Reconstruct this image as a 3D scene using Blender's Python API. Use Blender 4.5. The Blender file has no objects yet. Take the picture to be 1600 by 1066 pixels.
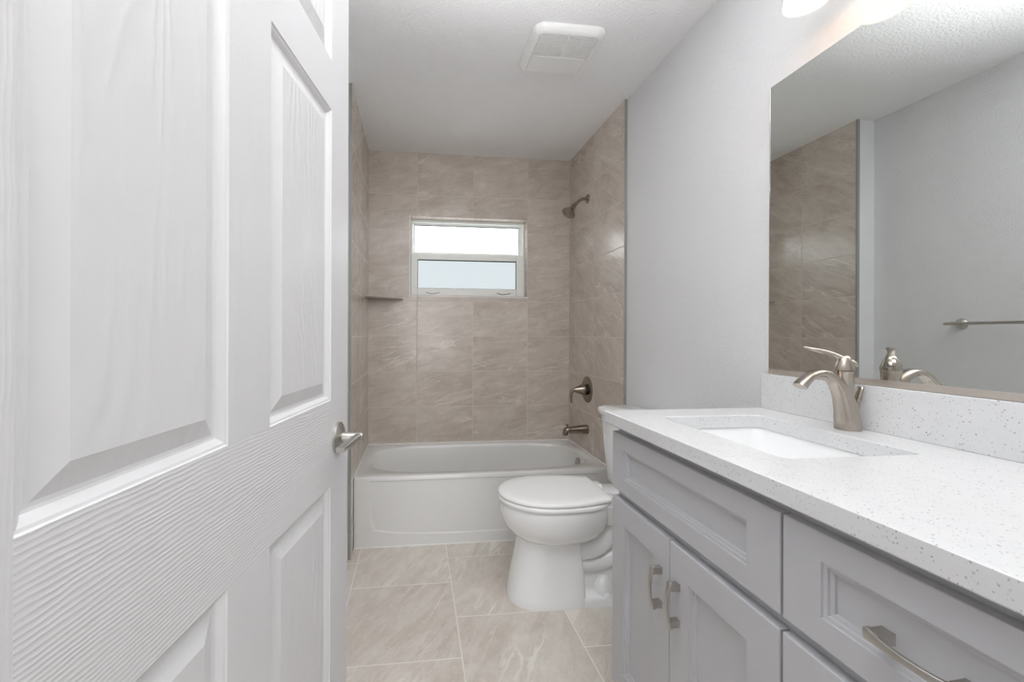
import bpy, bmesh, math, random
from mathutils import Vector, Matrix

random.seed(4)
SC = bpy.context.scene
COL = SC.collection
PI = math.pi


def srgb(r, g, b):
    f = lambda c: c / 12.92 if c <= .04045 else ((c + .055) / 1.055) ** 2.4
    return (f(r / 255), f(g / 255), f(b / 255), 1)


# ------------------------------------------------------------------ camera, world, lights, exposure
CAM_H, CAM_YAW, CAM_ROLL = 1.159, 0.1151, 0.0036
cam = bpy.data.cameras.new('camera')
cam.sensor_width = 36
cam.lens = 652.19 * 36 / 1600
cam.shift_x = (800 - 724.32) / 1600
cam.shift_y = (522.09 - 533) / 1600
cam.clip_start = .02
co = bpy.data.objects.new('camera', cam)
COL.objects.link(co)
SC.camera = co
co.matrix_world = (Matrix.Translation((0, 0, CAM_H)) @ Matrix.Rotation(-CAM_YAW, 4, 'Z')
                   @ Matrix.Rotation(PI / 2, 4, 'X') @ Matrix.Rotation(CAM_ROLL, 4, 'Z'))

w = bpy.data.worlds.new('world')
SC.world = w
w.use_nodes = True
WN = w.node_tree.nodes
WN['Background'].inputs[0].default_value = (.97, .985, 1.0, 1)
WN['Background'].inputs[1].default_value = 11

# unseen area light added to brighten the alcove, several metres behind the camera
dl = bpy.data.lights.new('added_hall_fill', 'AREA')
dl.shape = 'RECTANGLE'
dl.size, dl.size_y = 2.4, 1.7
dl.energy = 44
dl.color = (.97, .985, 1.0)
dlo = bpy.data.objects.new('added_hall_fill', dl)
COL.objects.link(dlo)
dlo.location = (.35, -3.9, 1.45)
dlo.rotation_euler = (PI / 2, 0, 0)

# the photographer's flash beside the doorway, bounced off the ceiling
fl = bpy.data.lights.new('bounce_flash', 'SPOT')
fl.energy = 268
fl.spot_size = math.radians(102)
fl.spot_blend = .9
fl.shadow_soft_size = .04
fl.color = (.97, .985, 1.0)
flo = bpy.data.objects.new('bounce_flash', fl)
COL.objects.link(flo)
flo.location = (.22, .28, 1.42)
flo.rotation_euler = Vector((-.02, -.15, -1)).to_track_quat('Z', 'Y').to_euler()

SC.view_settings.view_transform = 'Standard'
SC.view_settings.look = 'None'
SC.view_settings.exposure = 0.14
SC.view_settings.gamma = 1
SC.view_settings.use_curve_mapping = False
SC.cycles.use_denoising = True
SC.cycles.max_bounces = 14
SC.cycles.diffuse_bounces = 8
SC.cycles.glossy_bounces = 6
SC.cycles.transmission_bounces = 8
SC.cycles.caustics_refractive = True
SC.cycles.sample_clamp_indirect = 6

LAMP_WATT = .26
LAMP_COLOR = (1.0, .52, .18)

# ------------------------------------------------------------------ room numbers (metres)
XL, XR, XW = -.327, 1.130, 1.142        # alcove tile left, alcove tile right, drywall right
XLW = -.448                             # left drywall
YB, YF = 2.972, 2.2987                  # back tile, tub apron
YT = 2.157                              # where the tile ends
ZC = 2.44
Y0 = -4.0                               # the floor and ceiling run on behind the doorway
ZT = .3826                              # tub rim
ZK = .9225                              # counter top


# ------------------------------------------------------------------ material helpers
class NT:
    def __init__(self, name):
        self.m = bpy.data.materials.new(name)
        self.m.use_nodes = True
        self.t = self.m.node_tree
        self.b = self.t.nodes['Principled BSDF']

    def n(self, typ, **kw):
        x = self.t.nodes.new(typ)
        for k, v in kw.items():
            setattr(x, k, v)
        return x

    def l(self, a, b):
        self.t.links.new(a, b)

    def put(self, sock, v):
        if hasattr(v, 'is_linked') or isinstance(v, bpy.types.NodeSocket):
            self.l(v, sock)
        else:
            sock.default_value = v

    def math(self, op, a, b=None, c=None, clamp=False):
        x = self.n('ShaderNodeMath', operation=op, use_clamp=clamp)
        self.put(x.inputs[0], a)
        if b is not None:
            self.put(x.inputs[1], b)
        if c is not None:
            self.put(x.inputs[2], c)
        return x.outputs[0]

    def co(self):
        return self.n('ShaderNodeTexCoord').outputs['Object']

    def sep(self, v):
        s = self.n('ShaderNodeSeparateXYZ')
        self.l(v, s.inputs[0])
        return s.outputs

    def comb(self, x, y, z):
        c = self.n('ShaderNodeCombineXYZ')
        for i, v in enumerate((x, y, z)):
            self.put(c.inputs[i], v)
        return c.outputs[0]

    def map(self, v, scale=(1, 1, 1), rot=(0, 0, 0), loc=(0, 0, 0)):
        m = self.n('ShaderNodeMapping')
        self.l(v, m.inputs[0])
        m.inputs['Scale'].default_value = scale
        m.inputs['Rotation'].default_value = rot
        m.inputs['Location'].default_value = loc
        return m.outputs[0]

    def noise(self, v, scale, detail=3, rough=.5, dist=0, dims='3D'):
        x = self.n('ShaderNodeTexNoise', noise_dimensions=dims)
        self.l(v, x.inputs['Vector'])
        x.inputs['Scale'].default_value = scale
        x.inputs['Detail'].default_value = detail
        x.inputs['Roughness'].default_value = rough
        x.inputs['Distortion'].default_value = dist
        return x.outputs[0]

    def ramp(self, v, stops):
        r = self.n('ShaderNodeValToRGB')
        self.l(v, r.inputs[0])
        e = r.color_ramp.elements
        while len(e) < len(stops):
            e.new(.5)
        for i, (p, c) in enumerate(stops):
            e[i].position = p
            e[i].color = c if len(c) == 4 else (*c, 1)
        return r.outputs[0]

    def mix(self, f, a, b):
        x = self.n('ShaderNodeMix', data_type='RGBA')
        self.put(x.inputs[0], f)
        self.put(x.inputs[6], a)
        self.put(x.inputs[7], b)
        return x.outputs[2]

    def bump(self, h, dist, strength=1, normal=None):
        x = self.n('ShaderNodeBump')
        self.l(h, x.inputs['Height'])
        x.inputs['Distance'].default_value = dist
        x.inputs['Strength'].default_value = strength
        if normal is not None:
            self.l(normal, x.inputs['Normal'])
        return x.outputs[0]

    def done(self, color=None, rough=None, metal=None, spec=None, normal=None, coat=None):
        b = self.b
        if color is not None:
            self.put(b.inputs['Base Color'], color)
        if rough is not None:
            self.put(b.inputs['Roughness'], rough)
        if metal is not None:
            b.inputs['Metallic'].default_value = metal
        if spec is not None:
            b.inputs['Specular IOR Level'].default_value = spec
        if coat is not None:
            b.inputs['Coat Weight'].default_value = coat
            b.inputs['Coat Roughness'].default_value = .06
        if normal is not None:
            self.l(normal, b.inputs['Normal'])
        return self.m


def paint(name, col, rough=.5, scale=0, dist=0, spec=.5, coat=None):
    """Plain paint with a faint mottling, optionally an orange-peel bump."""
    t = NT(name)
    c = t.co()
    v = t.noise(c, 9, 3)
    dark = tuple(x * .97 for x in col[:3]) + (1,)
    color = t.mix(v, dark, col)
    nrm = None
    if scale:
        h = t.noise(c, scale, 3, .55)
        h = t.ramp(h, [(.38, (0, 0, 0)), (.62, (1, 1, 1))])
        nrm = t.bump(h, dist)
    return t.done(color, rough, spec=spec, normal=nrm, coat=coat)


def brushed(name, col, rough=.3, axis=2):
    t = NT(name)
    s = [40, 40, 40]
    s[axis] = 900
    v = t.noise(t.map(t.co(), tuple(s)), 1, 2)
    r = t.math('MULTIPLY_ADD', v, .02, rough - .01)
    return t.done(col, r, metal=1)


def wall_tile(name, axis, origin, joint0):
    """25 x 40 cm stone look tile. axis: horizontal world axis of the wall (0 = x, 1 = y)."""
    t = NT(name)
    c = t.co()
    s = t.sep(c)
    tw, th, g = .4005, .25, .0016
    U = t.math('DIVIDE', t.math('SUBTRACT', s[axis], joint0), tw)
    V = t.math('DIVIDE', t.math('SUBTRACT', s[2], .393), th)
    return _tile(t, U, V, tw, th, g, srgb(216, 207, 198), srgb(178, 166, 154), srgb(232, 225, 217), srgb(208, 199, 189),
                 axis=axis, rough=.2)


def _tile(t, U, V, tw, th, g, light, dark, vein, grout, axis, rough, floor=False):
    Vt = V
    if not floor:
        V = t.math('MINIMUM', V, 7.95)      # the top row runs up to the ceiling in one piece
    cu, cv = t.math('FLOOR', U), t.math('FLOOR', V)
    fu, fv = t.math('FRACT', U), t.math('FRACT', V)
    wn = t.n('ShaderNodeTexWhiteNoise', noise_dimensions='3D')
    t.l(t.comb(cu, cv, 3.7 + axis), wn.inputs[0])
    rnd = wn.outputs['Color']
    rv = wn.outputs['Value']
    # local stone coordinates: own offset per tile, metres
    uu, vv = t.math('MULTIPLY', U, tw), t.math('MULTIPLY', Vt, th)
    base = t.comb(uu, vv, 0)
    off = t.n('ShaderNodeVectorMath', operation='MULTIPLY_ADD')
    t.l(rnd, off.inputs[0])
    off.inputs[1].default_value = (9, 9, 9)
    t.l(base, off.inputs[2])
    p = off.outputs[0]
    ang = 1.05 if floor else (.24 if axis == 0 else .5)
    streak = t.map(p, (1, 1, 1), (0, 0, -ang))
    streak = t.map(streak, (4.5, 15, 1))
    a = t.noise(streak, 1.0, 10, .72, .7)
    cloud = t.noise(p, 5.5, 5, .6, .6)
    fine = t.noise(t.map(p, (60, 160, 1), (0, 0, -ang)), 1.0, 3, .6)
    k = t.math('ADD', t.math('MULTIPLY', a, .55), t.math('ADD', t.math('MULTIPLY', cloud, .30), t.math('MULTIPLY', fine, .18)))
    k = t.math('ADD', k, t.math('MULTIPLY', t.math('SUBTRACT', rv, .5), .07))
    col = t.ramp(k, [(.36, dark), (.68, light)])
    # thin pale veins along the streaks
    n2 = t.noise(t.map(streak, (.32, .5, 1), (0, 0, .1), (3, 7, 0)), 1.0, 5, .55, .35)
    vn = t.math('ABSOLUTE', t.math('SUBTRACT', n2, .5))
    vm = t.ramp(vn, [(.0, (1, 1, 1)), (.02, (0, 0, 0))])
    strong = t.ramp(t.noise(p, 3.4, 2), [(.46, (0, 0, 0)), (.66, (1, 1, 1))])
    vm = t.math('MULTIPLY', vm, strong)
    col = t.mix(t.math('MULTIPLY', vm, .62 if not floor else .8), col, vein)
    n3 = t.noise(t.map(streak, (.42, .7, 1), (0, 0, -.1), (11, 2, 0)), 1.0, 5, .6, .3)
    dv = t.ramp(t.math('ABSOLUTE', t.math('SUBTRACT', n3, .5)), [(0, (1, 1, 1)), (.012, (0, 0, 0))])
    dv = t.math('MULTIPLY', dv, t.ramp(t.noise(p, 4.3, 2), [(.52, (0, 0, 0)), (.7, (1, 1, 1))]))
    col = t.mix(t.math('MULTIPLY', dv, .5), col, tuple(x * .62 for x in dark[:3]) + (1,))
    # grout
    eu = t.math('MULTIPLY', t.math('MINIMUM', fu, t.math('SUBTRACT', 1, fu)), tw)
    ev = t.math('MULTIPLY', t.math('MINIMUM', fv, t.math('SUBTRACT', 1, fv)), th)
    e = t.math('MINIMUM', eu, ev)
    gm = t.math('SUBTRACT', 1, t.math('SMOOTHSTEP' if False else 'GREATER_THAN', e, g))
    col = t.mix(gm, col, grout)
    edge = t.math('MINIMUM', t.math('DIVIDE', e, g * 1.8), 1.0)
    h = t.math('MULTIPLY_ADD', edge, .0012, t.math('MULTIPLY', a, .0006))
    nrm = t.bump(h, 1.0, .6)
    r = t.math('MULTIPLY_ADD', gm, .5, t.math('MULTIPLY_ADD', cloud, .12, rough - .06))
    return t.done(col, r, normal=nrm)


def floor_tile(name):
    t = NT(name)
    s = t.sep(t.co())
    T = .457
    U = t.math('DIVIDE', t.math('SUBTRACT', s[0], .171), T)
    par = t.math('MODULO', t.math('ABSOLUTE', t.math('FLOOR', U)), 2)      # 0 for the middle column, 1 beside it
    y0 = t.math('MULTIPLY_ADD', par, 1.941 - 2.156, 2.156)
    V = t.math('DIVIDE', t.math('SUBTRACT', s[1], y0), T)
    return _tile(t, U, V, T, T, .0024, srgb(231, 225, 217), srgb(196, 185, 173), srgb(242, 238, 232), srgb(238, 234, 228),
                 axis=5, rough=.36, floor=True)


def quartz(name):
    t = NT(name)
    c = t.co()

    def specks(scale, thr, frac, seed, st):
        v = t.n('ShaderNodeTexVoronoi', feature='F1')
        d = t.noise(c, 260, 2)
        vec = t.n('ShaderNodeVectorMath', operation='ADD')
        t.l(t.map(c, st, (seed, seed * .7, seed * 1.3), (seed, 0, seed)), vec.inputs[0])
        t.l(t.comb(t.math('MULTIPLY', d, .004), t.math('MULTIPLY', d, -.003), 0), vec.inputs[1])
        t.l(vec.outputs[0], v.inputs['Vector'])
        v.inputs['Scale'].default_value = scale
        rr = t.sep(v.outputs['Color'])
        near = t.math('LESS_THAN', v.outputs['Distance'], t.math('MULTIPLY_ADD', rr[1], thr, thr * .45))
        keep = t.math('LESS_THAN', rr[0], frac)
        return t.math('MULTIPLY', near, keep), rr[2]
    m1, t1 = specks(190, .23, .50, .7, (1, 1.5, 1))
    m2, t2 = specks(125, .18, .50, 2.1, (1.5, 1, 1.2))
    base = t.mix(t.noise(c, 30, 3), srgb(214, 215, 216), srgb(223, 223, 223))
    base = t.mix(t.math('MULTIPLY', m1, .8), base, t.mix(t1, srgb(150, 150, 152), srgb(212, 212, 211)))
    base = t.mix(t.math('MULTIPLY', m2, .8), base, t.mix(t2, srgb(135, 136, 139), srgb(204, 202, 199)))
    return t.done(base, .16)


def door_paint(name, mode):
    """White paint over an embossed wood grain. mode: v (stiles), h (rails), p (panels)."""
    t = NT(name)
    s = t.sep(t.co())
    x, z = s[0], s[2]
    if mode == 'h':
        a, l = z, x
    else:
        a, l = x, z
    warp = t.noise(t.comb(t.math('MULTIPLY', a, 9), t.math('MULTIPLY', l, 2.2), 0), 1.0, 3, .5)
    wob = t.noise(t.comb(t.math('MULTIPLY', a, 60), t.math('MULTIPLY', l, 34), 2.0), 1.0, 2, .5)
    if mode == 'p':
        # cathedral grain: nested arches up the panel
        w2 = t.noise(t.comb(t.math('MULTIPLY', a, 5.5), t.math('MULTIPLY', l, .8), 4.0), 1.0, 2, .45)
        ph = t.math('MULTIPLY', w2, 190)
        ph = t.math('ADD', ph, t.math('MULTIPLY', wob, 5))
        k, amp = ph, .00045
    else:
        per = 1300 if mode == 'h' else 1500
        ph = t.math('MULTIPLY', a, per)
        k = t.math('ADD', ph, t.math('ADD', t.math('MULTIPLY', warp, 40), t.math('MULTIPLY', wob, 5.5)))
        amp = .0003 if mode == 'h' else .00018
    h = t.math('MULTIPLY_ADD', t.math('SINE', k), .5, .5)
    h = t.math('POWER', h, 1.6)
    fade = t.noise(t.comb(t.math('MULTIPLY', a, 7), t.math('MULTIPLY', l, 7), 9.0), 1.0, 2)
    h = t.math('MULTIPLY', h, t.ramp(fade, [(.3, (.35, .35, .35)), (.62, (1, 1, 1))]))
    nrm = t.bump(h, amp)
    return t.done(srgb(206, 206, 207), .34, normal=nrm)


M = {}
M['wall'] = paint('wall_paint', srgb(220, 220, 221), .6, 130, .0007)
M['ceiling'] = paint('ceiling_paint', srgb(247, 247, 248), .7, 95, .0012)
M['trimwhite'] = paint('white_trim_paint', srgb(240, 240, 240), .35)
M['tileX'] = wall_tile('stone_tile_back', 0, 0, .0115)
M['tileY'] = wall_tile('stone_tile_side', 1, 0, 2.548)
M['stone'] = paint('shelf_stone_shaded', srgb(150, 138, 126), .35)  # darker than the tile: shade of edge and underside put into the colour
M['floor'] = floor_tile('floor_tile')
M['quartz'] = quartz('speckled_quartz')
M['door_v'] = door_paint('door_grain_upright', 'v')
M['door_h'] = door_paint('door_grain_level', 'h')
M['door_p'] = door_paint('door_grain_panel', 'p')
M['door_s'] = paint('door_moulding_paint', srgb(213, 213, 214), .3)
M['cab'] = paint('grey_cabinet_paint', srgb(190, 190, 193), .38)
M['cab_in'] = paint('cabinet_box_paint', srgb(150, 150, 153), .5)
M['porcelain'] = paint('white_porcelain', srgb(247, 248, 248), .1, coat=.5)
M['seat'] = paint('white_seat_plastic', srgb(247, 247, 246), .2)
M['acrylic'] = paint('white_tub_acrylic', srgb(227, 227, 225), .16, coat=.3)
M['nickel'] = brushed('brushed_nickel', srgb(182, 173, 163), .23, 2)
M['nickel_dark'] = brushed('dark_bronze_nickel', srgb(158, 146, 134), .27, 0)  # darker, browner nickel tone for the shower fittings and spout
M['steel'] = brushed('satin_steel', srgb(192, 189, 183), .33, 1)
M['channel'] = brushed('pale_channel_metal', srgb(222, 214, 206), .42, 1)
M['chrome'] = brushed('polished_metal', srgb(215, 215, 212), .14, 2)
M['trimmetal'] = paint('grey_trim_metal', srgb(150, 148, 144), .35)
M['vinyl'] = paint('white_window_vinyl', srgb(243, 245, 241), .35)
M['caulk'] = paint('white_caulk', srgb(240, 240, 238), .5)
M['gasket'] = paint('grey_gasket', srgb(96, 102, 104), .6)
M['plastic'] = paint('white_plastic', srgb(243, 243, 242), .4)
M['dark'] = paint('dark_gap', srgb(60, 60, 60), .7)


def mirror_mat():
    t = NT('mirror_glass')
    c = t.mix(t.noise(t.co(), 2, 1), (.80, .825, .81, 1), (.81, .83, .815, 1))
    return t.done(c, 0.0, metal=1)


M['mirror'] = mirror_mat()


def frosted(name, tint, rough):
    t = NT(name)
    c = t.co()
    h = t.noise(c, 420, 2)
    nrm = t.bump(h, .0012)
    t.b.inputs['Transmission Weight'].default_value = 1
    t.b.inputs['IOR'].default_value = 1.15
    return t.done(tint, rough, normal=nrm)


M['pane_top'] = frosted('frosted_pane', (.30, .31, .31, 1), .55)
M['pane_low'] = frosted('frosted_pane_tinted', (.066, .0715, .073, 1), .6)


def shade_mat():
    t = NT('glowing_opal_glass')
    t.b.inputs['Emission Color'].default_value = (1.0, .93, .77, 1)
    t.b.inputs['Emission Strength'].default_value = 1.0
    return t.done((.35, .34, .32, 1), .3)


M['shade'] = shade_mat()


# ------------------------------------------------------------------ geometry helpers
def wloc(o):
    v = Vector((0, 0, 0))
    while o is not None:
        v += Vector(o.location)
        o = o.parent
    return v


def link(name, bm, mats, parent=None, smooth=35, bevel=0, seg=2, local=False, kind=None, sub=0):
    me = bpy.data.meshes.new(name)
    bmesh.ops.recalc_face_normals(bm, faces=bm.faces)
    if parent is not None and not local:
        bmesh.ops.translate(bm, verts=bm.verts, vec=-wloc(parent))
    bm.to_mesh(me)
    bm.free()
    o = bpy.data.objects.new(name, me)
    for m in (mats if isinstance(mats, (list, tuple)) else [mats]):
        me.materials.append(M[m] if isinstance(m, str) else m)
    COL.objects.link(o)
    if parent is not None:
        o.parent = parent
    if smooth:
        for p in me.polygons:
            p.use_smooth = True
        me.set_sharp_from_angle(angle=math.radians(smooth))
    if bevel:
        b = o.modifiers.new('bevel', 'BEVEL')
        b.width = bevel
        b.segments = seg
        b.limit_method = 'ANGLE'
        b.angle_limit = math.radians(40)
        b.harden_normals = False
    if sub:
        s = o.modifiers.new('subdivision', 'SUBSURF')
        s.levels = s.render_levels = sub
    if kind:
        o['kind'] = kind
    return o


def thing(name, label, cat, loc=(0, 0, 0), group=None):
    o = bpy.data.objects.new(name, None)
    o.empty_display_size = .1
    COL.objects.link(o)
    o.location = loc
    o['label'] = label
    o['category'] = cat
    if group:
        o['group'] = group
    return o


def tag(o, label, cat, group=None):
    o['label'] = label
    o['category'] = cat
    if group:
        o['group'] = group
    return o


def nb():
    return bmesh.new()


def box(bm, x0, x1, y0, y1, z0, z1, mat=0):
    v = [bm.verts.new((x, y, z)) for x in (x0, x1) for y in (y0, y1) for z in (z0, z1)]
    for f in ((0, 1, 3, 2), (4, 6, 7, 5), (0, 4, 5, 1), (2, 3, 7, 6), (0, 2, 6, 4), (1, 5, 7, 3)):
        bm.faces.new([v[i] for i in f]).material_index = mat
    return bm


def rings(bm, rr, cap0=True, cap1=True, mat=0, closed=True):
    """Loft a list of rings (each a list of points)."""
    vs = [[bm.verts.new(p) for p in r] for r in rr]
    n = len(vs[0])
    for a, b in zip(vs, vs[1:]):
        for i in range(n if closed else n - 1):
            j = (i + 1) % n
            bm.faces.new((a[i], a[j], b[j], b[i])).material_index = mat
    if cap0:
        bm.faces.new(vs[0][::-1]).material_index = mat
    if cap1:
        bm.faces.new(vs[-1]).material_index = mat
    return vs


def lathe(bm, prof, org, axis=(0, 0, 1), n=40, cap0=True, cap1=True, mat=0):
    ax = Vector(axis).normalized()
    ref = Vector((1, 0, 0)) if abs(ax.x) < .8 else Vector((0, 1, 0))
    u = ax.cross(ref).normalized()
    v = ax.cross(u)
    org = Vector(org)
    rr = [[org + ax * h + (u * math.cos(t) + v * math.sin(t)) * max(r, 1e-5)
           for t in (2 * PI * i / n for i in range(n))] for r, h in prof]
    return rings(bm, rr, cap0, cap1, mat)


def spline(pts, n=8):
    """Catmull-Rom through tuples of any dimension."""
    P = [pts[0]] + list(pts) + [pts[-1]]
    out = []
    for i in range(1, len(P) - 2):
        for k in range(n):
            t = k / n
            out.append(tuple(.5 * (2 * b + (c - a) * t + (2 * a - 5 * b + 4 * c - d) * t * t + (-a + 3 * b - 3 * c + d) * t ** 3)
                             for a, b, c, d in zip(P[i - 1], P[i], P[i + 1], P[i + 2])))
    out.append(tuple(P[-2]))
    return out


def sweep(bm, path, side, ex=2.0, n=24, cap0=True, cap1=True, mat=0):
    """path: list of (x,y,z,half width along side, half thickness). Superelliptic section."""
    side = Vector(side).normalized()
    rr = []
    for i, p in enumerate(path):
        a = Vector(path[max(i - 1, 0)][:3])
        b = Vector(path[min(i + 1, len(path) - 1)][:3])
        t = (b - a).normalized()
        nn = t.cross(side).normalized()
        s2 = nn.cross(t).normalized()
        r = []
        for k in range(n):
            th = 2 * PI * k / n
            c, s = math.cos(th), math.sin(th)
            c = math.copysign(abs(c) ** (2 / ex), c)
            s = math.copysign(abs(s) ** (2 / ex), s)
            r.append(Vector(p[:3]) + s2 * c * p[3] + nn * s * p[4])
        rr.append(r)
    return rings(bm, rr, cap0, cap1, mat)


def rrect(x0, x1, y0, y1, z, r, n=8):
    pts = []
    for cx, cy, a0 in ((x1 - r, y1 - r, 0), (x0 + r, y1 - r, PI / 2), (x0 + r, y0 + r, PI), (x1 - r, y0 + r, 1.5 * PI)):
        for k in range(n + 1):
            a = a0 + PI / 2 * k / n
            pts.append((cx + r * math.cos(a), cy + r * math.sin(a), z))
    return pts


# ------------------------------------------------------------------ the setting
link('floor', box(nb(), -1.4, 2.2, Y0, YB + .1, -.08, 0), 'floor', kind='structure', smooth=0)
link('ceiling', box(nb(), -1.4, 2.2, Y0, YB + .25, ZC, ZC + .1), 'ceiling', kind='structure', smooth=0)

wl = nb()
box(wl, XLW - .1, XLW, .2, 2.195, 0, ZC)
box(wl, XLW - .1, XL - .012, 2.195, YB + .012, 0, ZC)
wl = link('wall_left', wl, 'wall', kind='structure', smooth=0)
link('tile_cladding', box(nb(), XL - .012, XL, 2.195, YB, 0, ZC), 'tileY', wl, smooth=0)['label'] = 'beige stone look tile on the left alcove wall'
link('edge_trim', box(nb(), XL - .0125, XL + .0018, 2.186, 2.197, 0.002, ZC), 'trimmetal', wl, smooth=0)['label'] = 'narrow metal edge trim at the end of the tile'

wr = link('wall_right', box(nb(), XW, XW + .1, .2, YB + .012, 0, ZC), 'wall', kind='structure', smooth=0)
link('tile_cladding', box(nb(), XR, XW, YT, YB, 0, ZC), 'tileY', wr, smooth=0)['label'] = 'beige stone look tile on the right alcove wall'
link('edge_trim', box(nb(), XR - .0018, XW + .0003, YT - .004, YT + .002, 0.002, ZC), 'trimmetal', wr, smooth=0)['label'] = 'narrow metal edge trim at the end of the tile'

# front wall with the doorway the photograph is taken through
wf = nb()
box(wf, XLW - .1, -.292, .085, .1995, 0, ZC)
box(wf, .512, XW + .1, .085, .1995, 0, ZC)
box(wf, -.292, .512, .085, .1995, 2.07, ZC)
link('wall_front', wf, 'wall', kind='structure', smooth=0)
tr_ = nb()
box(tr_, -.2915, -.2735, .084, .2005, 0, 2.0695)
box(tr_, .4935, .5115, .084, .2005, 0, 2.0695)
box(tr_, -.273, .493, .084, .2005, 2.0515, 2.0695)
link('trim_1', tr_, 'trimwhite', kind='structure', bevel=.002)

hw = nb()
box(hw, -1.4, -1.3, Y0, .085, 0, ZC)
box(hw, 2.1, 2.2, Y0, .085, 0, ZC)
box(hw, -1.4, 2.2, Y0 - .1, Y0, 0, ZC)
box(hw, -1.4, XLW - .1, .085, .1995, 0, ZC)
box(hw, XW + .1, 2.2, .085, .1995, 0, ZC)
link('wall_hall', hw, 'wall', kind='structure', smooth=0)

# back wall with the window opening
WX0, WX1, WZ0, WZ1 = -.040, .815, 1.428, 1.997
bk = nb()
for (a, b, c, d) in ((XL - .1, XR + .1, 0, WZ0), (XL - .1, XR + .1, WZ1, ZC), (XL - .1, WX0, WZ0, WZ1), (WX1, XR + .1, WZ0, WZ1)):
    box(bk, a, b, YB + .012, YB + .16, c, d)
bk = link('wall_back', bk, 'wall', kind='structure', smooth=0)
tb = nb()
for (a, b, c, d) in ((XL, XR, 0, WZ0), (XL, XR, WZ1, ZC), (XL, WX0, WZ0, WZ1), (WX1, XR, WZ0, WZ1)):
    box(tb, a, b, YB, YB + .012, c, d)
t_ = .006
box(tb, WX0, WX1, YB, YB + .16, WZ1 - t_, WZ1 + .001)
box(tb, WX0, WX1, YB, YB + .16, WZ0 - .001, WZ0 + t_)
box(tb, WX0 - .001, WX0 + t_, YB, YB + .16, WZ0, WZ1)
box(tb, WX1 - t_, WX1 + .001, YB, YB + .16, WZ0, WZ1)
link('tile_cladding', tb, 'tileX', bk, smooth=0)['label'] = 'beige stone look tile around the window and above the tub'

# window: single hung, both panes frosted
YW = YB + .078
fx0, fx1, fz0, fz1 = WX0 + t_, WX1 - t_, WZ0 + t_, WZ1 - t_
zm = 1.742                                   # top of the lower sash


def frame_bm(x0, x1, z0, z1, y0, y1, wl_, wr_, wb, wt):
    bm = nb()
    box(bm, x0, x0 + wl_, y0, y1, z0, z1)
    box(bm, x1 - wr_, x1, y0, y1, z0, z1)
    box(bm, x0 + wl_, x1 - wr_, y0, y1, z0, z0 + wb)
    box(bm, x0 + wl_, x1 - wr_, y0, y1, z1 - wt, z1)
    return bm


win = link('window_1', frame_bm(fx0, fx1, fz0, fz1, YW, YW + .07, .014, .016, .004, .02), 'vinyl', bevel=.0015, kind='structure')
win['label'] = 'frosted single hung window in white vinyl above the tub'
us = link('upper_sash', frame_bm(fx0 + .0145, fx1 - .0165, zm - .012, fz1 - .0205, YW + .034, YW + .06, .009, .018, .028, .010), 'vinyl', win, bevel=.002)
link('pane', box(nb(), fx0 + .0245, fx1 - .0355, YW + .044, YW + .048, zm + .0165, fz1 - .031), 'pane_top', us, smooth=0)
link('gasket', frame_bm(fx0 + .0235, fx1 - .0345, zm + .0155, fz1 - .0300, YW + .0385, YW + .0435, .0035, .0035, .003, .006), 'gasket', us, smooth=0)
ls = link('lower_sash', frame_bm(fx0 + .001, fx1 - .009, fz0 + .0005, zm, YW - .006, YW + .03, .048, .053, .058, .042), 'vinyl', win, bevel=.003)
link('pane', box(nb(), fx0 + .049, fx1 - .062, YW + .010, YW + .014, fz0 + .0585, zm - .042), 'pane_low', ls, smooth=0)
link('gasket', frame_bm(fx0 + .048, fx1 - .061, fz0 + .0575, zm - .041, YW + .004, YW + .0095, .0045, .0045, .003, .007), 'gasket', ls, smooth=0)
for xx in (.105, .632):
    b = nb()
    box(b, xx - .022, xx + .022, YW + .004, YW + .024, zm - .001, zm + .007)
    box(b, xx - .036, xx + .036, YW + .006, YW + .022, zm - .001, zm + .0025)
    link('latch', b, 'vinyl', ls, bevel=.001)
for xx in (.125, .65):
    b = nb()
    path = [(xx + d, YW - .009, fz0 + .030 - .012 * (1 - (d / .05) ** 2), .004, .0018) for d in [(-.05 + .1 * i / 14) for i in range(15)]]
    sweep(b, path, (0, 1, 0), 2, 10)
    link('finger_lift', b, 'gasket', ls)
link('sill_bead', box(nb(), WX0 - .004, WX1 + .002, YB - .0015, YB + .004, WZ0 - .004, WZ0 + .0008), 'caulk', win, smooth=0)
link('jamb_bead', box(nb(), WX0 - .003, WX0 + .0015, YB - .0015, YB + .004, WZ0, WZ1), 'caulk', win, smooth=0)

# baseboards
bb = nb()
box(bb, XLW, XLW + .014, .2, 2.18, 0, .135)
link('baseboard_left', bb, 'trimwhite', kind='structure', bevel=.004)
link('baseboard_alcove', box(nb(), XLW + .0145, XL - .0135, 2.181, 2.195, 0, .135), 'trimwhite', kind='structure', bevel=.004)
link('baseboard_right', box(nb(), XW - .014, XW, 1.25, YT - .004, 0, .135), 'trimwhite', kind='structure', bevel=.004)

# ------------------------------------------------------------------ the door (six panel, open)
DW, DH, DT = .762, 2.032, .035
ANG = math.radians(90 - 9.2)


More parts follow.
